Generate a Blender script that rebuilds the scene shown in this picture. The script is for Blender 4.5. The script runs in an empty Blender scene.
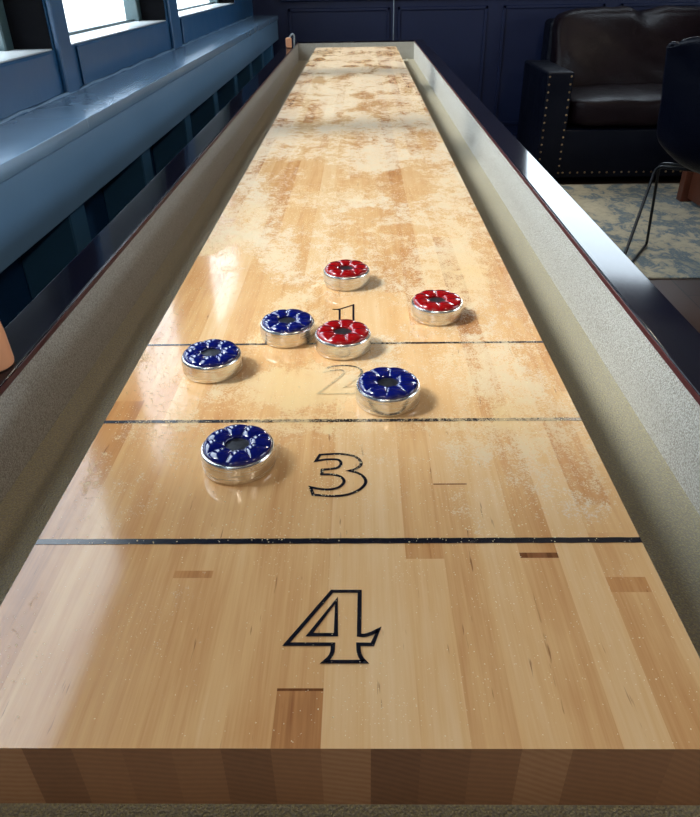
import bpy, bmesh, math, random
from mathutils import Vector, Matrix

random.seed(7)
scene = bpy.context.scene
COL = scene.collection
PI = math.pi

# ------------------------------------------------------------------ camera
F_PX, PITCH, YAW, ROLL = 695.95, 0.5605, -0.02013, -0.01734
CAM = Vector((0.01818, -0.20777, 1.11475))
fw = Vector((math.sin(YAW) * math.cos(PITCH), math.cos(YAW) * math.cos(PITCH), -math.sin(PITCH)))
rt = Vector((math.cos(YAW), -math.sin(YAW), 0))
up = rt.cross(fw)
r2 = rt * math.cos(ROLL) + up * math.sin(ROLL)
u2 = -rt * math.sin(ROLL) + up * math.cos(ROLL)
cd = bpy.data.cameras.new('camera')
cam = bpy.data.objects.new('camera', cd)
COL.objects.link(cam)
cam.matrix_world = Matrix(((r2.x, u2.x, -fw.x, CAM.x), (r2.y, u2.y, -fw.y, CAM.y),
                           (r2.z, u2.z, -fw.z, CAM.z), (0, 0, 0, 1)))
cd.sensor_fit = 'VERTICAL'
cd.sensor_height = 24
cd.lens = F_PX * 24 / 817
cd.clip_start = 0.01
cd.clip_end = 300
scene.camera = cam

# ------------------------------------------------------------------ world, daylight, fill lamps, exposure
world = bpy.data.worlds.new('overcast_sky')
scene.world = world
world.use_nodes = True
wn = world.node_tree
bg = wn.nodes['Background']
bg.inputs['Color'].default_value = (0.80, 0.90, 1.0, 1)
bg.inputs['Strength'].default_value = 6.3


def add_light(name, kind, loc, energy, color, rot=None, **kw):
    ld = bpy.data.lights.new(name, kind)
    ld.energy = energy
    ld.color = color
    for k, v in kw.items():
        setattr(ld, k, v)
    o = bpy.data.objects.new(name, ld)
    COL.objects.link(o)
    o.location = loc
    if rot is not None:
        o.rotation_euler = rot
    return o


sun = add_light('sun', 'SUN', (-6, -1, 6), 3.0, (1.0, 0.95, 0.86), angle=math.radians(11))
sun.rotation_euler = Vector((1.0, 0.10, -1.05)).to_track_quat('-Z', 'Y').to_euler()

# window openings: (y0, y1) in the left wall, z range
SILL, HEAD = 0.973, 2.22
OPEN = [(-2.4, -1.1), (0.16, 1.565), (1.66, 2.67), (2.84, 4.30)]
FARWIN = (1.20, 2.42, 1.48, 2.66)
for a, b in OPEN:
    p = add_light('window_daylight_portal', 'AREA', (-0.83, (a + b) / 2, (SILL + HEAD) / 2), 1, (1, 1, 1),
                  (0, -PI / 2, 0), shape='RECTANGLE', size=HEAD - SILL, size_y=b - a)
    p.data.cycles.is_portal = True
x0, x1, z0, z1 = FARWIN
FILLWIN = (-0.8, 1.6, 1.0, 2.2)  # unseen right-wall opening, added to let in blue daylight fill
p = add_light('window_daylight_portal', 'AREA', ((x0 + x1) / 2, 5.2, (z0 + z1) / 2), 1, (1, 1, 1),
              (-PI / 2, 0, 0), shape='RECTANGLE', size=x1 - x0, size_y=z1 - z0)
p.data.cycles.is_portal = True
p = add_light('window_daylight_portal', 'AREA', (5.35, (FILLWIN[0] + FILLWIN[1]) / 2, (FILLWIN[2] + FILLWIN[3]) / 2), 1, (1, 1, 1),
              (0, PI / 2, 0), shape='RECTANGLE', size=FILLWIN[3] - FILLWIN[2], size_y=FILLWIN[1] - FILLWIN[0])
p.data.cycles.is_portal = True
WARM = (1.0, 0.86, 0.70)
for loc, e in (((1.6, -1.4, 2.45), 30), ((-0.2, -2.0, 2.45), 32), ((1.35, 3.3, 2.45), 22)):
    add_light('unseen_fill_light', 'POINT', loc, e, WARM, shadow_soft_size=0.07)  # warm fill from guessed, unseen ceiling lamps

vs = scene.view_settings
vs.view_transform = 'Standard'
vs.look = 'None'
vs.gamma = 1
vs.use_curve_mapping = False
vs.exposure = 0.30


# ------------------------------------------------------------------ node helpers
def s2l(h):
    h = h.lstrip('#')
    v = [int(h[i:i + 2], 16) / 255 for i in (0, 2, 4)]
    return tuple(c / 12.92 if c <= 0.04045 else ((c + 0.055) / 1.055) ** 2.4 for c in v) + (1,)


class NT:
    def __init__(self, name):
        self.m = bpy.data.materials.new(name)
        self.m.use_nodes = True
        self.t = self.m.node_tree
        self.b = self.t.nodes['Principled BSDF']
        self._co = None

    def n(self, kind, **kw):
        o = self.t.nodes.new(kind)
        for k, v in kw.items():
            setattr(o, k, v)
        return o

    def l(self, a, b):
        self.t.links.new(a, b)

    def put(self, sock, v):
        if hasattr(v, 'is_output'):
            self.l(v, sock)
        else:
            sock.default_value = v

    def co(self, scale=(1, 1, 1), loc=(0, 0, 0), rot=(0, 0, 0)):
        if self._co is None:
            self._co = self.n('ShaderNodeTexCoord').outputs['Object']
        mp = self.n('ShaderNodeMapping')
        self.l(self._co, mp.inputs['Vector'])
        mp.inputs['Scale'].default_value = scale
        mp.inputs['Location'].default_value = loc
        mp.inputs['Rotation'].default_value = rot
        return mp.outputs['Vector']

    def noise(self, vec, scale=1.0, detail=2.0, rough=0.5, dist=0.0):
        o = self.n('ShaderNodeTexNoise')
        self.l(vec, o.inputs['Vector'])
        o.inputs['Scale'].default_value = scale
        o.inputs['Detail'].default_value = detail
        o.inputs['Roughness'].default_value = rough
        o.inputs['Distortion'].default_value = dist
        return o.outputs['Fac']

    def math(self, op, a, b=0.0, c=None, clamp=False):
        o = self.n('ShaderNodeMath', operation=op)
        o.use_clamp = clamp
        self.put(o.inputs[0], a)
        self.put(o.inputs[1], b)
        if c is not None:
            self.put(o.inputs[2], c)
        return o.outputs[0]

    def rng(self, v, a, b, c=0.0, d=1.0, smooth=False):
        o = self.n('ShaderNodeMapRange')
        o.clamp = True
        if smooth:
            o.interpolation_type = 'SMOOTHSTEP'
        self.put(o.inputs[0], v)
        for i, x in enumerate((a, b, c, d)):
            self.put(o.inputs[i + 1], x)
        return o.outputs[0]

    def mix(self, f, a, b, mode='MIX'):
        o = self.n('ShaderNodeMix', data_type='RGBA', blend_type=mode)
        self.put(o.inputs[0], f)
        self.put(o.inputs[6], a)
        self.put(o.inputs[7], b)
        return o.outputs[2]

    def fmix(self, f, a, b):
        o = self.n('ShaderNodeMix', data_type='FLOAT')
        self.put(o.inputs[0], f)
        self.put(o.inputs[2], a)
        self.put(o.inputs[3], b)
        return o.outputs[0]

    def ramp(self, v, stops):
        o = self.n('ShaderNodeValToRGB')
        self.l(v, o.inputs[0])
        e = o.color_ramp.elements
        while len(e) < len(stops):
            e.new(0.5)
        for i, (p_, c) in enumerate(stops):
            e[i].position = p_
            e[i].color = c if len(c) == 4 else tuple(c) + (1,)
        return o.outputs[0]

    def bump(self, h, strength=0.3, dist=0.001):
        o = self.n('ShaderNodeBump')
        self.l(h, o.inputs['Height'])
        o.inputs['Strength'].default_value = strength
        o.inputs['Distance'].default_value = dist
        self.l(o.outputs[0], self.b.inputs['Normal'])

    def set(self, **kw):
        names = dict(color='Base Color', rough='Roughness', metal='Metallic', coat='Coat Weight',
                     coatr='Coat Roughness', spec='Specular IOR Level', sheen='Sheen Weight',
                     emit='Emission Color', emits='Emission Strength')
        for k, v in kw.items():
            self.put(self.b.inputs[names[k]], v)
        return self


def simple(name, hexc, rough=0.5, metal=0.0, var=0.12, scale=8, coat=0.0, bump=0.0, bscale=80, spec=0.5):
    k = NT(name)
    c = s2l(hexc)
    n = k.noise(k.co(), scale, 4)
    d = tuple(x * (1 - var) for x in c[:3]) + (1,)
    e = tuple(min(1, x * (1 + var)) for x in c[:3]) + (1,)
    k.set(color=k.mix(n, d, e), rough=k.rng(n, 0.3, 0.7, rough * 0.9, rough * 1.1), metal=metal, coat=coat, spec=spec)
    if bump:
        k.bump(k.noise(k.co(), bscale, 3), bump, 0.002)
    return k.m


# ---- powder coverage shared by the board, its lines and numerals (all use world-aligned object coordinates)
SPOTS = [  # x, y, rx, ry, amount
    (-.03, .37, .09, .05, .32), (.13, .66, .07, .17, .30), (.14, .40, .07, .09, .16), (.10, .22, .035, .09, .16),
    (-.16, .25, .07, .10, .26), (-.06, .36, .09, .05, .22), (.0, .30, .2, .02, .2), (.03, .54, .06, .07, -.38), (-.09, .38, .06, .10, -.10), (-.16, .58, .09, .24, -.55), (-.172, .675, .05, .028, .5),
    (-.115, 1.20, .10, .17, -.20), (.075, 1.10, .10, .16, -.22), (-.165, 3.3, .035, .10, -.75), (-.02, 3.02, .05, .06, -.4),
    (-.12, 1.85, .05, .2, -.22), (.03, 2.2, .05, .12, -.28), (.08, .84, .05, .035, -.4), (.03, .93, .05, .04, -.25),
    (.11, 2.0, .05, .1, -.15), (-.13, 2.5, .03, .3, -.22), (-.19, .62, .035, .14, -.2), (-.08, .92, .04, .07, -.3),
]


def powder(k):
    base = k.co()
    sep = k.n('ShaderNodeSeparateXYZ')
    k.l(base, sep.inputs[0])
    y = sep.outputs[1]
    dens = k.ramp(k.math('DIVIDE', y, 4.0), [(0.0, (0.0,) * 3), (0.036, (0.02,) * 3), (0.045, (0.22,) * 3),
                                             (0.075, (0.30,) * 3), (0.12, (0.46,) * 3), (0.2, (0.50,) * 3),
                                             (0.3, (0.54,) * 3), (0.6, (0.62,) * 3), (1.0, (0.56,) * 3)])
    for sx, sy, rx, ry, am in SPOTS:
        v = k.co((1 / rx, 1 / ry, 0.0), (-sx / rx, -sy / ry, 0))
        g = k.n('ShaderNodeTexGradient', gradient_type='SPHERICAL')
        k.l(v, g.inputs[0])
        dens = k.math('ADD', dens, k.math('MULTIPLY', k.rng(g.outputs[1], 0, .55, 0, 1, True), am))
    n1 = k.noise(k.co((1, .55, 1)), 9, 4, .6, .6)
    n2 = k.noise(k.co((1, .7, 1), (3, 1, 0)), 62, 5, .75, .5)
    cov = k.math('ADD', dens, k.math('MULTIPLY', k.math('SUBTRACT', n1, .5), 1.5))
    cov = k.math('ADD', cov, k.math('MULTIPLY', k.math('SUBTRACT', n2, .5), 1.2), clamp=True)
    g1 = k.noise(k.co(), 480, 3, .8)
    g2 = k.noise(k.co((1, 1, 1), (7, 3, 0)), 820, 1, .5)
    grain = k.math('ADD', k.math('MULTIPLY', g1, .65), k.math('MULTIPLY', g2, .35))
    thr = k.math('SUBTRACT', 0.80, k.math('MULTIPLY', cov, .56))
    lo = k.math('SUBTRACT', thr, .05)
    hi = k.math('ADD', thr, .05)
    o = k.n('ShaderNodeMapRange')
    k.l(grain, o.inputs[0]); k.l(lo, o.inputs[1]); k.l(hi, o.inputs[2])
    fac = o.outputs[0]
    gate = k.rng(cov, 0.02, .25, 0, 1, True)
    fac = k.math('MULTIPLY', fac, gate)
    fac = k.math('MULTIPLY', fac, k.rng(n2, .30, .62, .55, .95))
    tint = k.noise(k.co((1, 1, 1), (1, 9, 0)), 5, 3)
    pc = k.mix(k.rng(tint, .35, .65), s2l('#d9bb88'), s2l('#d8cab0'))
    pc = k.mix(k.rng(y, .5, 1.6, 0, 1, True), pc, s2l('#c6b8a0'))
    return fac, pc, grain


def board_material():
    k = NT('maple_board')
    at = k.n('ShaderNodeAttribute', attribute_name='tone')
    sp = k.n('ShaderNodeSeparateColor')
    k.l(at.outputs['Color'], sp.inputs[0])
    tone, rid, top = sp.outputs[0], sp.outputs[1], sp.outputs[2]
    # lengthwise grain, shifted per stave
    comb = k.n('ShaderNodeCombineXYZ')
    k.l(k.math('MULTIPLY', rid, 37.0), comb.inputs[2])
    va = k.n('ShaderNodeVectorMath', operation='ADD')
    k.l(k.co((95, 5, 1)), va.inputs[0]); k.l(comb.outputs[0], va.inputs[1])
    gr = k.noise(va.outputs[0], 1, 5, .6, .6)
    vb = k.n('ShaderNodeVectorMath', operation='ADD')
    k.l(k.co((700, 18, 1)), vb.inputs[0]); k.l(comb.outputs[0], vb.inputs[1])
    fine = k.noise(vb.outputs[0], 1, 2, .5)
    vc = k.n('ShaderNodeVectorMath', operation='ADD')
    k.l(k.co((260, 22, 1)), vc.inputs[0]); k.l(comb.outputs[0], vc.inputs[1])
    fl = k.noise(vc.outputs[0], 1, 3, .6)
    blot = k.noise(k.co((1, .5, 1), (2, 5, 0)), 14, 3, .5, .8)
    t = k.math('ADD', tone, k.math('MULTIPLY', k.math('SUBTRACT', gr, .5), .55))
    t = k.math('ADD', t, k.math('MULTIPLY', k.math('SUBTRACT', fine, .5), .22))
    t = k.math('ADD', t, k.math('MULTIPLY', k.math('SUBTRACT', blot, .5), .45), clamp=True)
    col = k.ramp(t, [(0.0, s2l('#e5c396')), (0.3, s2l('#daae79')), (0.6, s2l('#c28c58')), (0.85, s2l('#94603c')),
                     (1.0, s2l('#6d4326'))])
    col = k.mix(k.rng(fl, .69, .75, 0, .75), col, s2l('#7a4a2a'))
    # end grain rings on the ends
    ve = k.n('ShaderNodeVectorMath', operation='ADD')
    k.l(k.co((1, 0, 1)), ve.inputs[0])
    cb2 = k.n('ShaderNodeCombineXYZ')
    k.l(k.math('MULTIPLY', rid, .35), cb2.inputs[0]); k.l(k.math('MULTIPLY', rid, .12), cb2.inputs[2])
    k.l(cb2.outputs[0], ve.inputs[1])
    wv = k.n('ShaderNodeTexWave', wave_type='RINGS', rings_direction='Y')
    k.l(ve.outputs[0], wv.inputs['Vector'])
    wv.inputs['Scale'].default_value = 70
    wv.inputs['Distortion'].default_value = 1.6
    wv.inputs['Detail'].default_value = 2
    wv.inputs['Detail Scale'].default_value = 1.0
    te = k.math('ADD', k.math('MULTIPLY', tone, .55), k.math('MULTIPLY', wv.outputs['Fac'], .12))
    te = k.math('ADD', te, k.math('MULTIPLY', k.noise(k.co((1, 1, 1)), 160, 3), .15))
    cole = k.ramp(te, [(0.0, s2l('#b8926c')), (.5, s2l('#8f6646')), (1.0, s2l('#614230'))])
    fac, pc, grain = powder(k)
    fac = k.math('MULTIPLY', fac, top)
    col = k.mix(top, cole, col)
    col = k.mix(fac, col, pc)
    k.set(color=col, rough=k.fmix(fac, k.fmix(top, .6, k.rng(gr, .3, .7, .07, .12)), .85), spec=k.fmix(fac, .42, .2))
    h = k.math('ADD', k.math('MULTIPLY', fac, 1.0), k.math('MULTIPLY', gr, .03))
    k.bump(h, .35, .0006)
    return k.m


def ink_material():
    k = NT('black_inlay')
    fac, pc, grain = powder(k)
    sc = k.rng(grain, .63, .68)
    fac = k.math('MAXIMUM', k.math('MULTIPLY', fac, .75), k.math('MULTIPLY', sc, .3))
    k.set(color=k.mix(fac, s2l('#0c0f1c'), pc), rough=k.fmix(fac, .2, .8))
    return k.m


def worn_ink_material():
    k = NT('worn_inlay')
    fac, pc, grain = powder(k)
    w = k.noise(k.co((1, 1, 1), (4, 4, 0)), 60, 4, .6)
    w = k.rng(w, .49, .62)
    sep = k.n('ShaderNodeSeparateXYZ')
    k.l(k.co(), sep.inputs[0])
    w = k.math('MULTIPLY', w, k.rng(sep.outputs[1], .385, .402, 1.0, .0))
    k.set(color=k.mix(w, k.mix(fac, s2l('#1c1b1c'), pc), s2l('#dcb583')), rough=.5)
    return k.m


def carpet_material(name, dark, light, mid):
    k = NT(name)
    a = k.noise(k.co(), 760, 3, .7)
    b = k.noise(k.co(), 6, 3)
    v = k.n('ShaderNodeTexVoronoi')
    k.l(k.co(), v.inputs['Vector'])
    v.inputs['Scale'].default_value = 560
    col = k.mix(k.rng(a, .3, .7), s2l(dark), s2l(light))
    col = k.mix(k.rng(v.outputs['Distance'], .25, .7), col, s2l('#9a9588'))
    col = k.mix(k.math('MULTIPLY', b, .3), col, s2l(mid))
    k.set(color=col, rough=.95, spec=.15, sheen=.25)
    k.bump(k.math('SUBTRACT', a, v.outputs['Distance']), .9, .0015)
    return k.m


def rail_material():
    k = NT('dark_lacquered_wood')
    g = k.noise(k.co((60, 2, 60)), 1, 4, .6)
    k.set(color=k.mix(g, s2l('#070d1c'), s2l('#141019')), rough=.09, spec=.24)
    return k.m


def glass_material():
    k = NT('window_glass')
    t = k.t
    for n in list(t.nodes):
        if n.type == 'BSDF_PRINCIPLED':
            t.nodes.remove(n)
    tr = k.n('ShaderNodeBsdfTransparent'); gl = k.n('ShaderNodeBsdfGlossy'); mx = k.n('ShaderNodeMixShader')
    gl.inputs['Roughness'].default_value = 0.02
    tr.inputs['Color'].default_value = (.97, .99, 1, 1)
    fr = k.n('ShaderNodeLayerWeight')
    k.l(k.rng(k.math('POWER', fr.outputs['Facing'], 4.0), 0, 1, .04, .5), mx.inputs[0]); k.l(tr.outputs[0], mx.inputs[1]); k.l(gl.outputs[0], mx.inputs[2])
    k.l(mx.outputs[0], t.nodes['Material Output'].inputs[0])
    return k.m


def leather_material(name, ca, cb, rough=.38):
    k = NT(name)
    n = k.noise(k.co(), 7, 5, .6, .4)
    v = k.n('ShaderNodeTexVoronoi'); k.l(k.co(), v.inputs['Vector']); v.inputs['Scale'].default_value = 160
    k.set(spec=.18, color=k.mix(k.rng(n, .3, .7), s2l(ca), s2l(cb)), rough=k.rng(n, .3, .7, rough * .8, rough * 1.25))
    k.bump(k.math('ADD', k.math('MULTIPLY', n, 4), k.math('MULTIPLY', v.outputs['Distance'], .4)), .4, .004)
    return k.m


def rug_material():
    k = NT('distressed_rug')
    a = k.noise(k.co((1.2, .8, 1)), 3.2, 5, .65, .6)
    b = k.noise(k.co((1.2, 1, 1), (5, 2, 0)), 11, 6, .75, .8)
    c = k.noise(k.co((1, 1, 1)), 260, 2)
    m = k.math('ADD', k.math('MULTIPLY', a, .6), k.math('MULTIPLY', b, .4))
    col = k.ramp(m, [(.36, s2l('#c9bda3')), (.49, s2l('#b0a994')), (.54, s2l('#5f7482')), (.60, s2l('#959488')), (.70, s2l('#c2b597'))])
    col = k.mix(k.math('MULTIPLY', c, .35), col, s2l('#6c675c'))
    k.set(color=col, rough=.95, spec=.1)
    k.bump(c, .6, .003)
    return k.m


def floor_material():
    k = NT('dark_plank_floor')
    br = k.n('ShaderNodeTexBrick')
    k.l(k.co((1, 1, 1), (0, 0, 0), (0, 0, PI / 2)), br.inputs['Vector'])
    br.inputs['Scale'].default_value = 1
    br.inputs['Brick Width'].default_value = 1.2
    br.inputs['Row Height'].default_value = .12
    br.inputs['Mortar Size'].default_value = .003
    br.inputs['Color1'].default_value = s2l('#3b2a22')
    br.inputs['Color2'].default_value = s2l('#4f392c')
    br.inputs['Mortar'].default_value = s2l('#150f0c')
    g = k.noise(k.co((30, 2, 1)), 1, 5, .6)
    k.set(color=k.mix(k.math('MULTIPLY', g, .5), br.outputs['Color'], s2l('#241914')), rough=.4)
    return k.m


def steel_material():
    k = NT('polished_steel')
    n = k.noise(k.co((1, 1, 40)), 30, 3)
    k.set(color=s2l('#dcdbd8'), metal=1.0, rough=k.rng(n, .3, .7, .18, .3))
    return k.m


M_BOARD, M_INK, M_WORN = board_material(), ink_material(), worn_ink_material()
M_CARPET = carpet_material('beige_carpet', '#a9a89f', '#e4e3dc', '#aeaaa0')
M_CARPETF = carpet_material('olive_beige_carpet', '#9a9070', '#cfc59c', '#a0946c')
M_RAIL, M_GLASS = rail_material(), glass_material()
M_STEEL = steel_material()
M_CAPB = simple('blue_plastic', '#040e5c', .08, var=.08, coat=.6)
M_CAPR = simple('red_plastic', '#8c050b', .08, var=.08, coat=.6)
M_NAVY = simple('navy_wall_paint', '#01153c', .5, var=.10, bump=.15, bscale=60)
M_BLUEGREY = simple('blue_grey_trim_paint', '#26557f', .36, var=.16, bump=.2, bscale=30)
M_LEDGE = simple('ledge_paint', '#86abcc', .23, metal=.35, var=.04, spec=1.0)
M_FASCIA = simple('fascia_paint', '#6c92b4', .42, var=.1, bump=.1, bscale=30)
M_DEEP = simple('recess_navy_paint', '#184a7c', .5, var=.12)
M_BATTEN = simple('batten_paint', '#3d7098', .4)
M_FRAME = simple('window_frame_metal', '#3f5458', .35, var=.1)
M_MAROON = simple('maroon_stain', '#471a1f', .35)
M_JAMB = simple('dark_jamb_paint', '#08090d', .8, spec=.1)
M_SILLB = simple('daylit_sill', '#c3ccd2', .3)  # whitish colour stands in for bright daylight on the sill
M_CEIL = simple('ceiling_paint', '#6b6660', .9)
M_OUT = simple('outdoor_concrete', '#c9c6bf', .9, bump=.2)
M_RUG, M_FLOOR = rug_material(), floor_material()
M_LEATHER = leather_material('oxblood_leather', '#0e060a', '#16090e', .42)
M_BLACKL = leather_material('black_leather', '#030715', '#060a18', .45)
M_NAIL = simple('brass_nailhead', '#a58a68', .3, metal=1.0)
M_WIRE = simple('black_metal', '#16181c', .35, metal=.6)
M_WOOD = simple('walnut_wood', '#5a3020', .4, var=.35, scale=20)
M_PEG = simple('peach_wood', '#e2a47c', .45, var=.08)
M_CORD = simple('grey_cord', '#8b98a2', .6)
M_SILVER = simple('silver_medallion', '#3c3e44', .35, metal=.7, var=.85, scale=420)


# ------------------------------------------------------------------ mesh helpers
class MB:
    def __init__(self):
        self.bm = bmesh.new()

    def box(self, a, b, bev=0.0, seg=2, mat=None):
        t = bmesh.new()
        bmesh.ops.create_cube(t, size=1)
        c = [(a[i] + b[i]) / 2 for i in range(3)]
        s = [abs(b[i] - a[i]) for i in range(3)]
        for v in t.verts:
            v.co = Vector((v.co.x * s[0] + c[0], v.co.y * s[1] + c[1], v.co.z * s[2] + c[2]))
        if bev:
            bmesh.ops.bevel(t, geom=list(t.edges), offset=bev, segments=seg, profile=.5, affect='EDGES')
        self.join(t, mat)
        return self

    def join(self, t, mat=None):
        if mat is not None:
            for v in t.verts:
                v.co = mat @ v.co
        me = bpy.data.meshes.new('tmp')
        t.to_mesh(me)
        t.free()
        self.bm.from_mesh(me)
        bpy.data.meshes.remove(me)

    def lathe(self, prof, c=(0, 0, 0), n=48, cap=True):
        bm = self.bm
        rings = []
        for r, z in prof:
            rings.append([bm.verts.new((c[0] + r * math.cos(2 * PI * i / n), c[1] + r * math.sin(2 * PI * i / n), c[2] + z)) for i in range(n)])
        for a, b in zip(rings, rings[1:]):
            for i in range(n):
                bm.faces.new((a[i], a[(i + 1) % n], b[(i + 1) % n], b[i]))
        if cap:
            bm.faces.new(list(reversed(rings[0])))
            bm.faces.new(rings[-1])
        return self

    def tube(self, pts, r, n=10):
        bm = self.bm
        pts = [Vector(p_) for p_ in pts]
        prev = None
        rings = []
        for i, p_ in enumerate(pts):
            if i == 0: d = pts[1] - p_
            elif i == len(pts) - 1: d = p_ - pts[i - 1]
            else: d = (pts[i + 1] - p_).normalized() + (p_ - pts[i - 1]).normalized()
            d.normalize()
            if prev is None:
                a = d.orthogonal().normalized()
            else:
                a = (prev - d * prev.dot(d)).normalized()
            prev = a
            b = d.cross(a)
            rings.append([bm.verts.new(p_ + (a * math.cos(2 * PI * j / n) + b * math.sin(2 * PI * j / n)) * r) for j in range(n)])
        for x, y in zip(rings, rings[1:]):
            for j in range(n):
                bm.faces.new((x[j], x[(j + 1) % n], y[(j + 1) % n], y[j]))
        bm.faces.new(list(reversed(rings[0])))
        bm.faces.new(rings[-1])
        return self

    def build(self, name, mat, parent=None, smooth=True, world=False):
        me = bpy.data.meshes.new(name)
        bmesh.ops.recalc_face_normals(self.bm, faces=self.bm.faces)
        self.bm.to_mesh(me)
        self.bm.free()
        return link(name, me, mat, parent, smooth, world)


def link(name, me, mat, parent=None, smooth=True, world=False):
    me.materials.append(mat)
    if smooth:
        for p_ in me.polygons:
            p_.use_smooth = True
        me.set_sharp_from_angle(angle=math.radians(35))
    o = bpy.data.objects.new(name, me)
    COL.objects.link(o)
    if smooth:
        wnm = o.modifiers.new('weighted_normals', 'WEIGHTED_NORMAL')
        wnm.keep_sharp = True
    if parent:
        o.parent = parent
        if world:
            o.matrix_parent_inverse = parent.matrix_world.inverted()
    return o


def tag(o, label=None, cat=None, group=None, kind=None):
    if label: o['label'] = label
    if cat: o['category'] = cat
    if group: o['group'] = group
    if kind: o['kind'] = kind
    return o


def empty(name, loc, rz=0.0, rx=0.0, ry=0.0):
    o = bpy.data.objects.new(name, None)
    COL.objects.link(o)
    o.location = loc
    o.rotation_euler = (rx, ry, rz)
    o.empty_display_size = .05
    o.matrix_world = Matrix.Translation(loc) @ o.rotation_euler.to_matrix().to_4x4()
    return o


def smooth_path(pts, r, n=6):
    """polyline with rounded corners"""
    pts = [Vector(p_) for p_ in pts]
    out = [pts[0]]
    for a, b, c in zip(pts, pts[1:], pts[2:]):
        d1, d2 = (a - b), (c - b)
        rr = min(r, d1.length * .45, d2.length * .45)
        p0, p2 = b + d1.normalized() * rr, b + d2.normalized() * rr
        for i in range(n + 1):
            t = i / n
            out.append(p0 * (1 - t) ** 2 + b * 2 * t * (1 - t) + p2 * t * t)
    out.append(pts[-1])
    return out


# ------------------------------------------------------------------ room shell
FARY, RIGHTX, NEARY, CEILZ = 5.05, 5.2, -2.8, 2.9
WX, WO = -0.68, -0.78          # inner and outer face of the left wall
MB().box((-0.9, NEARY - .1, -.12), (RIGHTX + .1, FARY + .15, 0)).build('floor', M_FLOOR, smooth=False)['kind'] = 'structure'
MB().box((-0.9, NEARY - .1, CEILZ), (RIGHTX + .1, FARY + .15, CEILZ + .1)).build('ceiling', M_CEIL, smooth=False)['kind'] = 'structure'
w = MB()
w.box((WO, NEARY, 0), (WX, FARY, SILL))
w.box((WO, NEARY, HEAD), (WX, FARY, CEILZ))
ys = [NEARY] + [v for ab in OPEN for v in ab] + [FARY]
for a, b in zip(ys[::2], ys[1::2]):
    w.box((WO, a, SILL), (WX, b, HEAD))
w.build('wall_left', M_BLUEGREY, smooth=False)['kind'] = 'structure'
w = MB()
x0, x1, z0, z1 = FARWIN
w.box((-0.9, FARY, 0), (x0, FARY + .1, CEILZ)).box((x1, FARY, 0), (RIGHTX, FARY + .1, CEILZ))
w.box((x0, FARY, 0), (x1, FARY + .1, z0)).box((x0, FARY, z1), (x1, FARY + .1, CEILZ))
w.build('wall_far', M_NAVY, smooth=False)['kind'] = 'structure'
w = MB()
w.box((RIGHTX, NEARY, 0), (RIGHTX + .1, FARY, FILLWIN[2])).box((RIGHTX, NEARY, FILLWIN[3]), (RIGHTX + .1, FARY, CEILZ))  # wall cut around the added fill opening
w.box((RIGHTX, NEARY, FILLWIN[2]), (RIGHTX + .1, FILLWIN[0], FILLWIN[3])).box((RIGHTX, FILLWIN[1], FILLWIN[2]), (RIGHTX + .1, FARY, FILLWIN[3]))
w.build('wall_right', M_NAVY, smooth=False)['kind'] = 'structure'
MB().box((-0.9, NEARY - .1, 0), (RIGHTX, NEARY, CEILZ)).build('wall_near', M_NAVY, smooth=False)['kind'] = 'structure'
MB().box((-60, -50, -.25), (-0.9, 60, -.15)).build('ground', M_OUT, smooth=False)['kind'] = 'structure'

# panel moulding on the far wall
tn = 1
for xa, xb in ((-.45, .22), (.27, .86), (.96, 1.62), (1.72, 2.4), (2.5, 3.2)):
    m = MB()
    for a, b in (((xa, .18), (xb, .20)), ((xa, .895), (xb, .915)), ((xa, .18), (xa + .02, .915)), ((xb - .02, .18), (xb, .915))):
        m.box((a[0], FARY - .012, a[1]), (b[0], FARY, b[1]), .003, 1)
    m.build('trim_%d' % tn, M_NAVY)['kind'] = 'structure'
    tn += 1
MB().box((-.5, FARY - .03, .955), (4, FARY, .985), .006, 2).build('trim_%d' % tn, M_NAVY)['kind'] = 'structure'; tn += 1
MB().box((-.5, FARY - .02, 0), (4, FARY, .12), .005, 1).build('baseboard_far', M_NAVY)['kind'] = 'structure'

# raised casings on the posts between the windows, and panel edges under the sills
for (a, b) in ((1.572, 1.652), (2.69, 2.82), (-.09, .05)):
    MB().box((WX, a, .878), (WX + .012, b, HEAD + .05), .003, 1).build('trim_%d' % tn, M_BLUEGREY)['kind'] = 'structure'
    tn += 1
for i, (a, b) in enumerate(OPEN[1:]):
    m = MB()
    m.box((WX, a + .045, .882), (WX + .008, b - .035, SILL - .002), .003, 1)
    m.build('trim_%d' % tn, M_BLUEGREY)['kind'] = 'structure'; tn += 1
# uneven caulk bead along the ledge joint
m = MB()
pts = [(WX + .006 + .003 * math.sin(i * 1.7) * math.sin(i * .37), -.5 + i * .09, .879 + .003 * math.sin(i * 2.3)) for i in range(61)]
m.tube(pts, .0045, 6)
m.build('trim_%d' % tn, M_FASCIA)['kind'] = 'structure'; tn += 1

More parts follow.
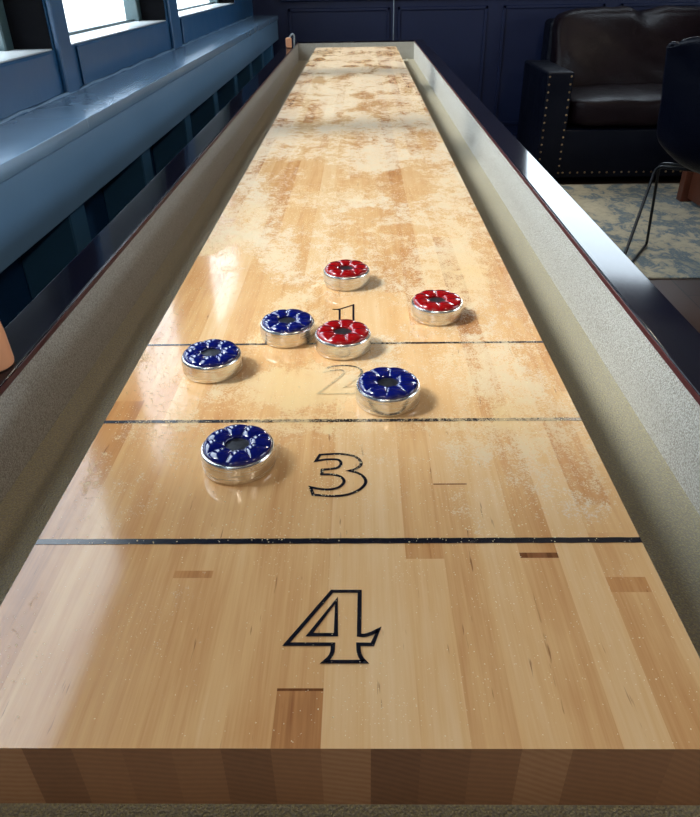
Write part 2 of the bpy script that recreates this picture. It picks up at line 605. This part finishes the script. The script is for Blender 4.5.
# windows in the left wall
for i, (a, b) in enumerate(OPEN):
    e = empty('window_%d' % (i + 1), (WO - .02, (a + b) / 2, SILL)); e['kind'] = 'structure'
    m = MB()
    fx0, fx1 = WO - .035, WO + .012
    t = .045
    m.box((WO - .03, a, SILL), (WO - .006, b, SILL + .010), .002, 1).box((fx0, a, HEAD - t), (fx1, b, HEAD), .003, 1)
    m.box((fx0, a, SILL), (fx1, a + t, HEAD), .003, 1).box((fx0, b - t, SILL), (fx1, b, HEAD), .003, 1)
    m.box((fx0 + .01, a, 1.09), (fx1 - .008, b, 1.37), .003, 1)  # unseen crossbar added to keep the left rail's reflection dark
    m.build('window_frame', M_FRAME, e, world=True)
    MB().box((WO - .014, a + .01, SILL + .01), (WO - .010, b - .01, HEAD - .01)).build('glass_pane', M_GLASS, e, smooth=False, world=True)
    m = MB()
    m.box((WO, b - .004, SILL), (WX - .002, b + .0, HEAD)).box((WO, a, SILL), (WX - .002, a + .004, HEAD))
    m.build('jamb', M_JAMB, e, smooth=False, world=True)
    MB().box((WO - .005, a + .005, SILL), (WX - .001, b - .005, SILL + .003), .001, 1).build('inner_sill', M_SILLB, e, world=True)
    MB().box((WO - .13, a - .03, SILL - .03), (WO - .0355, b + .03, SILL - .004), .004, 1).build('outer_sill', M_OUT, e, world=True)
e = empty('window_5', ((x0 + x1) / 2, FARY + .05, z0)); e['kind'] = 'structure'
m = MB()
m.box((x0, FARY + .03, z0), (x1, FARY + .08, z0 + .04)).box((x0, FARY + .03, z1 - .04), (x1, FARY + .08, z1))
m.box((x0, FARY + .03, z0), (x0 + .04, FARY + .08, z1)).box((x1 - .04, FARY + .03, z0), (x1, FARY + .08, z1))
m.build('window_frame', M_FRAME, e, world=True)
MB().box((x0 + .01, FARY + .053, z0 + .01), (x1 - .01, FARY + .057, z1 - .01)).build('glass_pane', M_GLASS, e, smooth=False, world=True)

# ------------------------------------------------------------------ ledge (bench cover) under the windows
ledge = empty('window_ledge', (-.6, 2.0, 0))
tag(ledge, 'long blue-grey painted ledge under the windows with open slots below its front board', 'ledge')
for a, b in ((-1.2, 1.252), (1.2535, 3.4), (3.4015, FARY)):
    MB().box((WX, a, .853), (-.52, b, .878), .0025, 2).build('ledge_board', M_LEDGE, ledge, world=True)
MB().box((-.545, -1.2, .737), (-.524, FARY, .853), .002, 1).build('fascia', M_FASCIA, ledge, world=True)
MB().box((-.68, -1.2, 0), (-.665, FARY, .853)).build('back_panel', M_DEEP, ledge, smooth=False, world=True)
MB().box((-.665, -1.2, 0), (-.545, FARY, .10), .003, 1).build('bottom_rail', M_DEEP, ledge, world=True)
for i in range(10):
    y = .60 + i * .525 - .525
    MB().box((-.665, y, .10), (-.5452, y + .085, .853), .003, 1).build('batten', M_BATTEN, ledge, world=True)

# ------------------------------------------------------------------ shuffleboard table
BW, BL, BZ, BB = .21, 3.886, .78, .728
GZ, RI, RO, RT = .71, .311, .361, .80
YN, YF = -.10, 3.986
table = empty('shuffleboard_table', (0, 1.94, 0))
tag(table, 'long maple shuffleboard table with dark rails and beige carpeted gutters', 'table')


def make_board():
    edges = [-BW] + [-.004 + .0256 * k for k in range(-8, 9) if -BW + .004 < -.004 + .0256 * k < BW] + [BW]
    rnd = random.Random(21)
    near = {0: .62, 1: .42, 2: .40, 3: .34, 4: .38, 5: .36, 6: .40, 7: .38, 8: .22, 9: .18, 10: .30, 11: .40,
            12: .26, 13: .38, 14: .20, 15: .58, 16: .30}
    verts, faces, tones = [], [], []

    def quad(p, tone, rid, top):
        i = len(verts)
        verts.extend(p)
        faces.append((i, i + 1, i + 2, i + 3))
        tones.append((tone, rid, top))
    for s in range(len(edges) - 1):
        xa, xb = edges[s], edges[s + 1]
        segs = [(0.0, near.get(s, .35))]
        if s == 7:
            segs = [(0, .66), (.0335, 1.0), (.0352, .36), (.62, .3)]
        elif s == 13:
            segs = [(0, .40), (.1355, .95), (.1405, .50), (.47, .62), (.80, .3)]
        elif s == 11:
            segs = [(0, .40), (.2145, 1.0), (.216, .28), (.5, .5)]
        elif s == 15:
            segs = [(0, .46), (.105, .62), (.118, .36), (.16, .30), (.19, .50), (.31, .40)]
        elif s == 10:
            segs = [(0, .22), (.135, .55), (.15, .40), (.31, .25)]
        elif s == 4:
            segs = [(0, .38), (.118, .58), (.1245, .36)]
        y = segs[-1][0] + rnd.uniform(.25, .8)
        while y < BL - .15:
            segs.append((y, rnd.choice((.12, .2, .28, .3, .36, .42, .5, .62))))
            y += rnd.uniform(.3, 1.1)
        for i, (ya, tn_) in enumerate(segs):
            yb = segs[i + 1][0] if i + 1 < len(segs) else BL
            rid = rnd.random()
            quad([(xa, ya, BZ), (xb, ya, BZ), (xb, yb, BZ), (xa, yb, BZ)], tn_, rid, 1)
            quad([(xa, yb, BB), (xb, yb, BB), (xb, ya, BB), (xa, ya, BB)], tn_, rid, 0)
            if i == 0:
                quad([(xa, 0, BB), (xb, 0, BB), (xb, 0, BZ), (xa, 0, BZ)], rnd.choice((.5, .75, .9, 1.1, 1.25)), rid, 0)
            if i == len(segs) - 1:
                quad([(xb, BL, BB), (xa, BL, BB), (xa, BL, BZ), (xb, BL, BZ)], .6, rid, 0)
            if s == 0:
                quad([(xa, yb, BB), (xa, ya, BB), (xa, ya, BZ), (xa, yb, BZ)], tn_, rid, 0)
            if s == len(edges) - 2:
                quad([(xb, ya, BB), (xb, yb, BB), (xb, yb, BZ), (xb, ya, BZ)], tn_, rid, 0)
    me = bpy.data.meshes.new('playfield')
    me.from_pydata(verts, [], faces)
    at = me.color_attributes.new('tone', 'FLOAT_COLOR', 'CORNER')
    for p_ in me.polygons:
        for li in p_.loop_indices:
            at.data[li].color = (*tones[p_.index], 1)
    return link('playfield', me, M_BOARD, table, smooth=False, world=True)


board = make_board()
WI = Matrix.Identity(4)


def sub(o):      # make o a sub-part of the board, keeping its world coordinates
    o.parent = board
    o.matrix_parent_inverse = table.matrix_world.inverted() @ WI
    o.matrix_parent_inverse = Matrix.Identity(4)
    return o


def flat_part(name, rings_faces, mat, z=BZ + .0003):
    me = bpy.data.meshes.new(name)
    v, f = rings_faces
    me.from_pydata([(x, y, z) for x, y in v], [], f)
    o = bpy.data.objects.new(name, me)
    me.materials.append(mat)
    COL.objects.link(o)
    o.parent = board
    return o


for a, b in ((.1497, .155), (.303, .3076), (.4533, .4570)):
    n = 60
    vs_, fs_ = [], []
    for i in range(n + 1):
        x = -BW + 2 * BW * i / n
        j = .00015 * math.sin(i * 2.1)
        vs_ += [(x, a + j), (x, b + j)]
    for i in range(n):
        fs_.append((2 * i, 2 * i + 2, 2 * i + 3, 2 * i + 1))
    flat_part('scoring_line', (vs_, fs_), M_INK)


def smooth_loop(pts, corners, n=5):
    """closed Catmull-Rom through pts, kept sharp at the indices in corners"""
    P = [Vector(p_).to_2d() if len(p_) > 2 else Vector(p_) for p_ in pts]
    N = len(P)
    out = []
    for i in range(N):
        p1, p2 = P[i], P[(i + 1) % N]
        p0 = P[i - 1] if i not in corners else p1 * 2 - p2
        p3 = P[(i + 2) % N] if (i + 1) % N not in corners else p2 * 2 - p1
        if i in corners and (i + 1) % N in corners:
            out.append(p1)
            continue
        for k in range(n):
            t = k / n
            out.append(.5 * ((2 * p1) + (p2 - p0) * t + (2 * p0 - 5 * p1 + 4 * p2 - p3) * t * t + (3 * p1 - 3 * p2 + p3 - p0) * t ** 3))
    return out


def ribbon(loops, wd):
    vs_, fs_ = [], []
    for L in loops:
        L = [Vector((p_[0] / 1000, p_[1] / 1000)) for p_ in L]
        L = [p_ for i, p_ in enumerate(L) if (p_ - L[i - 1]).length > 1e-5]
        N = len(L)
        base = len(vs_)
        for i in range(N):
            a, b, c = L[i - 1], L[i], L[(i + 1) % N]
            d1, d2 = (b - a).normalized(), (c - b).normalized()
            n1, n2 = Vector((-d1.y, d1.x)), Vector((-d2.y, d2.x))
            m_ = (n1 + n2)
            if m_.length < .3: m_ = n1
            m_.normalize()
            k = min(2.4, 1 / max(.2, m_.dot(n1)))
            vs_ += [tuple(b + m_ * wd / 2 * k), tuple(b - m_ * wd / 2 * k)]
        for i in range(N):
            j = (i + 1) % N
            fs_.append((base + 2 * i + 1, base + 2 * j + 1, base + 2 * j, base + 2 * i))
    return vs_, fs_


F4 = [(-1.6, 105.9), (16.0, 105.8), (15.6, 71.3), (19.0, 71.0), (23.8, 72.9), (27.2, 75.1), (23.4, 64.4), (15.2, 64.6), (15.5, 59.3), (16.8, 55.1), (18.8, 52.4), (-4.0, 52.4), (-1.2, 55.7), (0.1, 59.3), (0.3, 64.6), (-27.2, 64.7)]
F4b = [(1.4, 98.3), (1.8, 71.6), (-14.0, 71.6)]
F3 = [(-16.3, 254.1), (-9.3, 254.8), (-0.9, 255.2), (6.6, 253.8), (13.1, 250.6), (16.8, 244.8), (16.8, 239.5), (13.2, 235.0), (7.8, 232.3), (14.1, 229.7), (19.0, 224.6), (20.8, 218.1), (18.5, 211.8), (13.3, 206.3), (5.6, 202.2), (-4.8, 201.0), (-19.1, 202.7), (-21.6, 211.8), (-15.6, 209.9), (-8.5, 208.9), (-1.6, 210.5), (2.7, 214.7), (3.9, 219.7), (1.2, 224.7), (-4.7, 227.4), (-13.7, 227.8), (-13.6, 234.0), (-6.8, 234.8), (-1.4, 236.6), (1.1, 241.1), (-0.2, 246.1), (-4.4, 247.7), (-11.9, 247.4), (-19.2, 245.6)]
F2 = [(-18.5, 393.2), (-14.4, 402.7), (-3.5, 406.1), (7.6, 405.1), (15.6, 400.2), (18.4, 393.0), (16.1, 384.0), (8.8, 373.4), (1.8, 363.6), (12.3, 364.2), (11.4, 351.2), (-22.8, 351.7), (-14.9, 364.2), (-7.1, 375.9), (-1.1, 386.3), (0.8, 392.9), (-2.8, 397.0), (-9.7, 396.5)]
F1 = [(-15.4, 543.7), (-9.2, 543.5), (-2.5, 547.1), (8.9, 556.1), (9.2, 507.5), (11.1, 495.4), (13.6, 479.2), (-11.4, 479.6), (-7.5, 495.8), (-6.4, 508.8), (-7.0, 542.1)]
L4 = smooth_loop(F4, {0, 1, 2, 5, 6, 7, 10, 11, 14, 15})
L3 = smooth_loop(F3, {0, 8, 16, 17, 25, 26, 33})
L2 = smooth_loop(F2, {0, 8, 10, 11, 17})
L1 = smooth_loop(F1, {0, 3, 4, 6, 7, 9, 10})
for lp, wd, mt, nm in (([L4, F4b], .0026, M_INK, 'numeral_four'), ([L3], .0025, M_INK, 'numeral_three'),
                       ([L2], .0023, M_WORN, 'numeral_two'), ([L1], .0022, M_INK, 'numeral_one')):
    flat_part(nm, ribbon(lp, wd), mt, BZ + .0004)

# support plinth, gutters, rails, cabinet, legs
MB().box((-.185, .012, GZ + .0005), (.185, BL - .01, BB), 0).build('plinth', M_CARPET, table, smooth=False, world=True)
MB().box((-RI, YN, GZ - .02), (RI, YF, GZ), 0).build('gutter_floor', M_CARPETF, table, smooth=False, world=True)
LIP = .7925
for sx in (-1, 1):
    a, b = sorted((sx * RI, sx * (RI + .006)))
    MB().box((a, YN, GZ - .02), (b, YF, LIP), 0).build('gutter_lining', M_CARPET, table, smooth=False, world=True)
    a, b = sorted((sx * (RI + .006), sx * (RO - .008)))
    MB().box((a, YN - .05, .56), (b, YF + .045, LIP), .002, 1).build('side_panel', M_RAIL, table, world=True)
    a, b = sorted((sx * (RI - .0008), sx * RI))
    MB().box((a, YN, LIP), (b, YF, .7985), 0).build('edge_strip', M_MAROON, table, smooth=False, world=True)
    a, b = sorted((sx * RI, sx * RO))
    MB().box((a, YN - .055, LIP), (b, YF + .05, RT), .0018, 3).build('rail_cap', M_RAIL, table, world=True)
for ya, yb, s in ((YF, YF + .045, 1), (YN - .05, YN, -1)):
    MB().box((-RI, ya if s < 0 else ya + .006, .56), (RI, yb if s > 0 else yb - .006, LIP), 0).build('end_panel', M_RAIL, table, world=True)
    yl = (ya, ya + .006) if s > 0 else (yb - .006, yb)
    MB().box((-RI, yl[0], GZ - .02), (RI, yl[1], LIP), 0).build('gutter_lining', M_CARPET, table, smooth=False, world=True)
    MB().box((-RI, ya, LIP), (RI, yb, RT), .0018, 3).build('rail_cap', M_RAIL, table, world=True)
MB().box((-RI, YN - .04, .56), (RI, YF + .04, .60), 0).build('cabinet_bottom', M_RAIL, table, smooth=False, world=True)
for y in (.25, 1.94, 3.65):
    for sx in (-1, 1):
        m = MB()
        m.box((sx * .25 - .05, y - .05, .03), (sx * .25 + .05, y + .05, .56), .006, 2)
        m.box((sx * .25 - .06, y - .06, .0), (sx * .25 + .06, y + .06, .03), .006, 2)
        m.build('leg', M_RAIL, table, world=True)


# ------------------------------------------------------------------ pucks
def body_mesh():
    prof = [(.0272, 0), (.0284, .0004), (.0290, .0014), (.0293, .0030), (.02935, .0060), (.02935, .0085), (.02935, .0150),
            (.0291, .0166), (.0284, .0177), (.0272, .0181), (.006, .0181)]
    return MB().lathe(prof, n=72)


def cap_mesh():
    bm = bmesh.new()
    NT_, NP = 128, 18
    rings = []
    for j in range(NP + 1):
        f = j / NP
        ring = []
        for i in range(NT_):
            th = 2 * PI * i / NT_
            lobe = abs(math.cos(4 * th)) ** .55          # eight lobes separated by tight valleys
            ang = f * PI
            rc, rh = .0182, .0091
            r = rc + rh * math.cos(ang) * (1.0 if ang < PI / 2 else 1.0)
            hz = .0038 + .0015 * lobe
            z = .0176 + hz * (math.sin(ang) ** .62 if 0 < f < 1 else 0)
            if ang < PI / 2:
                r += (-.0006 + .0006 * lobe) * math.sin(ang * 1) * math.cos(ang)
            else:
                r += (1 - lobe) * .0010 * math.sin(ang)
            if f >= .999: r, z = .0094, .0180
            ring.append(bm.verts.new((r * math.cos(th), r * math.sin(th), z)))
        rings.append(ring)
    for a, b in zip(rings, rings[1:]):
        for i in range(NT_):
            bm.faces.new((a[i], a[(i + 1) % NT_], b[(i + 1) % NT_], b[i]))
    m = MB(); m.bm.free(); m.bm = bm
    return m


def make_puck(mat):
    t = empty('shuffleboard_puck', (0, 0, 0))
    body_mesh().build('weight', M_STEEL, t)
    cp = cap_mesh().build('cap', mat, t)
    MB().lathe([(.0100, .0176), (.0100, .0180), (.0090, .0183), (.002, .0184)], n=32).build('medallion', M_SILVER, t)
    return t


def copy_tree(o, parent=None):
    c = o.copy()
    COL.objects.link(c)
    if parent: c.parent = parent
    for ch in list(o.children):
        copy_tree(ch, c)
    return c


pb = make_puck(M_CAPB)
pr_ = make_puck(M_CAPR)
PUCKS = [
    (pb, -.0805, .2423, .2, 'blue-capped steel puck alone in the 3 zone, nearest of all the pucks', 'blue'),
    (pb, -.1295, .3993, .9, 'blue-capped steel puck furthest to the left, just below the thin line', 'blue'),
    (pb, -.061, .4723, .5, 'blue-capped steel puck almost touching a red puck, on the thin line left of the 1', 'blue'),
    (pb, .042, .3383, .3, 'blue-capped steel puck right of the faded 2, beside the second line', 'blue'),
    (pr_, -.001, .4443, .6, 'red-capped steel puck covering the foot of the 1, touching the thin line', 'red'),
    (pr_, .000, .6253, .1, 'red-capped steel puck beyond the 1, furthest of all the pucks', 'red'),
    (pr_, .104, .5233, .4, 'red-capped steel puck standing alone on the right, above the thin line', 'red'),
]
used = set()
for proto, x, y, rz, lab, c in PUCKS:
    o = proto if c not in used else copy_tree(proto)
    used.add(c)
    o.location = (x, y, BZ + .0005)
    o.rotation_euler = (0, 0, rz)
    tag(o, lab, 'puck', c + ' shuffleboard pucks on the table')

# loose wax crumbs on the board (uncountable)
def crumbs():
    rnd = random.Random(5)
    verts, faces = [], []
    clusters = [(rnd.uniform(-.19, .19), rnd.uniform(.01, .9), rnd.uniform(.008, .03)) for _ in range(70)]
    clusters += [(.10, .20, .03), (.11, .12, .03), (.19, .05, .03), (.09, .13, .02), (-.12, .07, .02), (-.15, .13, .03), (-.01, .12, .02),
                 (.12, .08, .02), (.02, .03, .02), (-.03, .03, .02), (.18, .09, .015), (.19, .02, .02)]
    def ok(x, y):
        if not (-.208 < x < .208 and .003 < y < BL - .01): return False
        return all((x - p_[1]) ** 2 + (y - p_[2]) ** 2 > .0305 ** 2 for p_ in PUCKS)
    cnt = 0
    while cnt < 13000:
        if rnd.random() < .22:
            cx, cy, r = rnd.choice(clusters)
            x, y = rnd.gauss(cx, r), rnd.gauss(cy, r * 1.3)
        else:
            x = rnd.uniform(-.205, .205)
            y = rnd.random() ** 1.0 * 1.1
            dens = .08 if y < .15 else .35 if y < .3 else .7
            if x > .05: dens *= 1.5
            if rnd.random() > dens: continue
        if not ok(x, y): continue
        s = rnd.uniform(.00028, .00062) * (.7 if y < .15 else 1) * (1.25 if rnd.random() < .1 else 1)
        i = len(verts)
        j = [rnd.uniform(.7, 1.3) for _ in range(4)]
        z = BZ + .0005 + s * .7
        verts += [(x + s * j[0], y, z), (x, y + s * j[1], z), (x - s * j[2], y, z), (x, y - s * j[3], z), (x, y, z + s * .8), (x, y, BZ + .0005)]
        for a, b in ((0, 1), (1, 2), (2, 3), (3, 0)):
            faces.append((i + a, i + b, i + 4)); faces.append((i + b, i + a, i + 5))
        cnt += 1
    me = bpy.data.meshes.new('wax_powder')
    me.from_pydata(verts, [], faces)
    return link('wax_powder', me, simple('wax_crumbs', '#f2ddb2', .5, var=.2, scale=300), None, smooth=False)


tag(crumbs(), 'fine cream wax crumbs scattered over the playing surface', 'powder', kind='stuff')

# ------------------------------------------------------------------ pegs on the left rail
pg = empty('score_peg', (-.335, .375, RT))
tag(pg, 'peach wooden peg on the near left rail at the photo edge', 'peg')
MB().lathe([(.0175, 0), (.0195, .0015), (.0200, .005), (.0190, .030), (.0178, .042), (.0160, .0458), (.0120, .0475), (.004, .048)], n=40).build('peg_body', M_PEG, pg)
pg = empty('score_clamp', (-.325, 3.64, RT))
tag(pg, 'small peach peg with a grey loop at the far end of the left rail', 'peg')
MB().box((-.018, -.012, 0), (.010, .012, .046), .006, 3).build('peg_body', M_PEG, pg)
lp = [(.022 , 0.0, .003), (.022, 0, .05), (.034, 0, .068), (.046 - .012, .0, .075), (.020, 0, .070), (.004, 0, .056), (.0, 0, .048)]
MB().tube(smooth_path([(.021, 0, .002), (.025, 0, .056), (.014, 0, .062), (.0, 0, .045)], .012), .0038, 8).build('metal_loop', M_CORD, pg)

# ------------------------------------------------------------------ cord on far wall
tag(MB().tube([(.242, FARY - .035, .30), (.243, FARY - .035, .9), (.242, FARY - .034, 1.6), (.242, FARY - .034, 2.9)], .0035, 6).build('wall_cord', M_CORD),
    'thin pale cord hanging down the navy far wall behind the table', 'cord')

# ------------------------------------------------------------------ rug
rug = MB().box((1.0, 2.575, .0), (3.3, 4.075, .009), .003, 1)
tag(rug.build('area_rug', M_RUG), 'distressed beige and blue-grey rug on the floor before the sofa', 'rug')

# ------------------------------------------------------------------ sofa
SX0, SX1, SY0, SY1 = 1.07, 2.46, 4.10, 4.98
sofa = empty('leather_sofa', ((SX0 + SX1) / 2, SY0 + .4, 0))
tag(sofa, 'dark oxblood leather sofa with brass nailhead trim against the navy wall', 'sofa')


def cushion(c, size, puff, pinch=None, n=18, rnd_e=.22):
    """rounded, slightly inflated cushion; pinch(x,y,z)->offset"""
    t = bmesh.new()
    bmesh.ops.create_cube(t, size=2)
    bmesh.ops.subdivide_edges(t, edges=list(t.edges), cuts=n, use_grid_fill=True)
    for v in t.verts:
        x, y, z = v.co
        d = Vector((x, y, z))
        p_ = 7.0
        L = (abs(x) ** p_ + abs(y) ** p_ + abs(z) ** p_) ** (1 / p_)
        q = d / L
        bx = (1 - x * x) if abs(x) < 1 else 0
        by = (1 - y * y) if abs(y) < 1 else 0
        bz = (1 - z * z) if abs(z) < 1 else 0
        o = Vector((q.x * size[0] / 2, q.y * size[1] / 2, q.z * size[2] / 2))
        if abs(y) > .98: o.y += math.copysign(puff[1] * bx * bz, y)
        if abs(z) > .98: o.z += math.copysign(puff[2] * bx * by, z)
        if abs(x) > .98: o.x += math.copysign(puff[0] * by * bz, x)
        if pinch: o += pinch(q.x, q.y, q.z)
        v.co = o + Vector(c)
    return t


def add(t, name, mat, parent):
    m = MB(); m.bm.free(); m.bm = t
    return m.build(name, mat, parent, world=True)


MB().box((SX0 + .13, SY0 + .004, .04), (SX1 - .13, SY1 - .03, .315), .012, 3).build('base', M_BLACKL, sofa, world=True)
AW = .152
for xa in (SX0, SX1 - AW):
    MB().box((xa, SY0, .035), (xa + AW, 4.74, .622), .014, 4).build('arm', M_BLACKL, sofa, world=True)
for xa in (SX0 + .04, SX1 - .08):
    for ya in (SY0 + .05, SY1 - .12):
        MB().box((xa, ya, 0), (xa + .05, ya + .05, .05), .004, 1).build('foot', M_WIRE, sofa, world=True)
MB().box((SX0 + .15, 4.80, .04), (SX1 - .15, SY1, .84), .03, 4).build('back_frame', M_BLACKL, sofa, world=True)
sc = cushion(((SX0 + SX1) / 2, 4.43, .405), (SX1 - SX0 - 2 * AW - .004, .70, .165), (0, .012, .018),
             lambda x, y, z: Vector((0, .004 * math.sin(x * 9), .003 * math.sin(x * 13 + y * 5))))
add(sc, 'seat_cushion', M_LEATHER, sofa)


def back_pinch(x, y, z):
    # central pucker at the top edge with radiating folds
    px = x * .53
    top = max(0, z)
    v = math.exp(-(px - .02) ** 2 / .0035) * top ** 3
    dz = -.030 * v
    dy = .045 * v * (1 if y < 0 else .2)
    fold = .010 * math.sin(px * 46) * math.exp(-abs(px) / .22) * top ** 4
    wr = .006 * math.sin(px * 17 + z * 6) * (1 - z * z)
    lean = .10 * z
    return Vector((0, dy + fold + wr + lean, dz + fold * .6))


bc = cushion(((SX0 + SX1) / 2, 4.70, .665), (1.06, .20, .46), (0, .05, .012), back_pinch, n=34)
add(bc, 'back_cushion', M_LEATHER, sofa)
# nailheads: one shared mesh
nm = MB().lathe([(.0045, 0), (.0062, .0008), (.0055, .003), (.003, .0045), (.0008, .005)], n=10)
first = nm.build('nailhead', M_NAIL, sofa, world=True)
pos = []
for xx in (SX0 + .016, SX0 + AW - .016):
    for i in range(14):
        pos.append((xx, .072 + i * .0405))
for i in range(22):
    pos.append((SX0 + AW + .012 + i * .044, .072))
Rx = Matrix.Rotation(PI / 2, 4, 'X')
for i, (xx, zz) in enumerate(pos):
    o = first if i == 0 else first.copy()
    if i: COL.objects.link(o)
    yy = SY0 if xx < SX0 + AW else SY0 + .004
    o.parent = sofa
    o.matrix_parent_inverse = sofa.matrix_world.inverted()
    o.matrix_basis = Matrix.Translation((xx, yy + .0003, zz)) @ Rx

# ------------------------------------------------------------------ side chair
ch = empty('scoop_chair', (1.455, 2.575, .009), rz=-.556)
tag(ch, 'black leather scoop chair on a thin wire sled base seen from behind at the right', 'chair')


def shell():
    prof = [(.27, .425), (.255, .445), (.20, .452), (.08, .438), (-.05, .432), (-.15, .445), (-.205, .49), (-.235, .56),
            (-.255, .65), (-.272, .74), (-.288, .83), (-.298, .885), (-.295, .91)]
    P = []
    for a, b, c, d in zip([prof[0]] + prof, prof, prof[1:], prof[2:] + [prof[-1]]):
        for k in range(4):
            t = k / 4
            P.append(tuple(.5 * (2 * b[i] + (c[i] - a[i]) * t + (2 * a[i] - 5 * b[i] + 4 * c[i] - d[i]) * t * t + (3 * b[i] - 3 * c[i] + d[i] - a[i]) * t ** 3) for i in (0, 1)))
    P.append(prof[-1])
    bm = bmesh.new()
    NU = 28
    G = []
    for j, (y, z) in enumerate(P):
        s = j / (len(P) - 1)
        hw = .215 + .075 * math.sin(min(1, s * 1.45) * PI) ** 1.0 if s < .69 else 0
        hw = .232 + .045 * math.exp(-((s - .62) / .30) ** 2)
        hw += .028 * max(0, min(1, (s - .70) / .2))
        if s > .93: hw *= 1 - .10 * ((s - .93) / .07) ** 2
        if s < .12: hw *= 1 - .18 * ((.12 - s) / .12) ** 2
        wrap = .085 * math.exp(-((s - .60) / .22) ** 2)
        lift = .10 * math.exp(-((s - .38) / .20) ** 2)
        row = []
        for i in range(NU + 1):
            u = -1 + 2 * i / NU
            e = abs(u) ** 2.6
            cz = -.035 * abs(u) ** 4 * max(0, (s - .88) / .12)
            row.append(bm.verts.new((u * hw, y + wrap * e, z + lift * e + cz)))
        G.append(row)
    for a, b in zip(G, G[1:]):
        for i in range(NU):
            bm.faces.new((a[i], a[i + 1], b[i + 1], b[i]))
    return bm


m = MB(); m.bm.free(); m.bm = shell()
sh = m.build('shell', M_BLACKL, ch)
md = sh.modifiers.new('thick', 'SOLIDIFY'); md.thickness = .022; md.offset = 0
md = sh.modifiers.new('sub', 'SUBSURF'); md.levels = 1; md.render_levels = 1
for sx in (-1, 1):
    X = sx * .295
    m = MB()
    m.tube(smooth_path([(0, .03, .425), (X * .92, .03, .425), (X, .285, .0065), (X, -.275, .0065), (X * .92, -.03, .425), (0, -.03, .425)], .03), .0065, 10)
    m.build('leg_frame', M_WIRE, ch)

# ------------------------------------------------------------------ low wooden table between chair and sofa
ct = empty('coffee_table', (2.15, 3.40, .009))
tag(ct, 'low reddish-brown wooden block table on the rug behind the scoop chair', 'table')
m = MB()
m.box((-.33, -.31, .02), (.33, .31, .30), .004, 2)
m.build('body', M_WOOD, ct)
m = MB()
for sx in (-1, 1):
    for sy in (-1, 1):
        m2 = MB()
        m2.box((sx * .33 - .035, sy * .31 - .03, 0), (sx * .33 + .03, sy * .31 + .03, .30), .004, 2)
        m2.build('leg', M_WOOD, ct)
m.bm.free()
MB().box((-.37, -.35, .30), (.37, .35, .335), .006, 2).build('table_top', M_WOOD, ct)
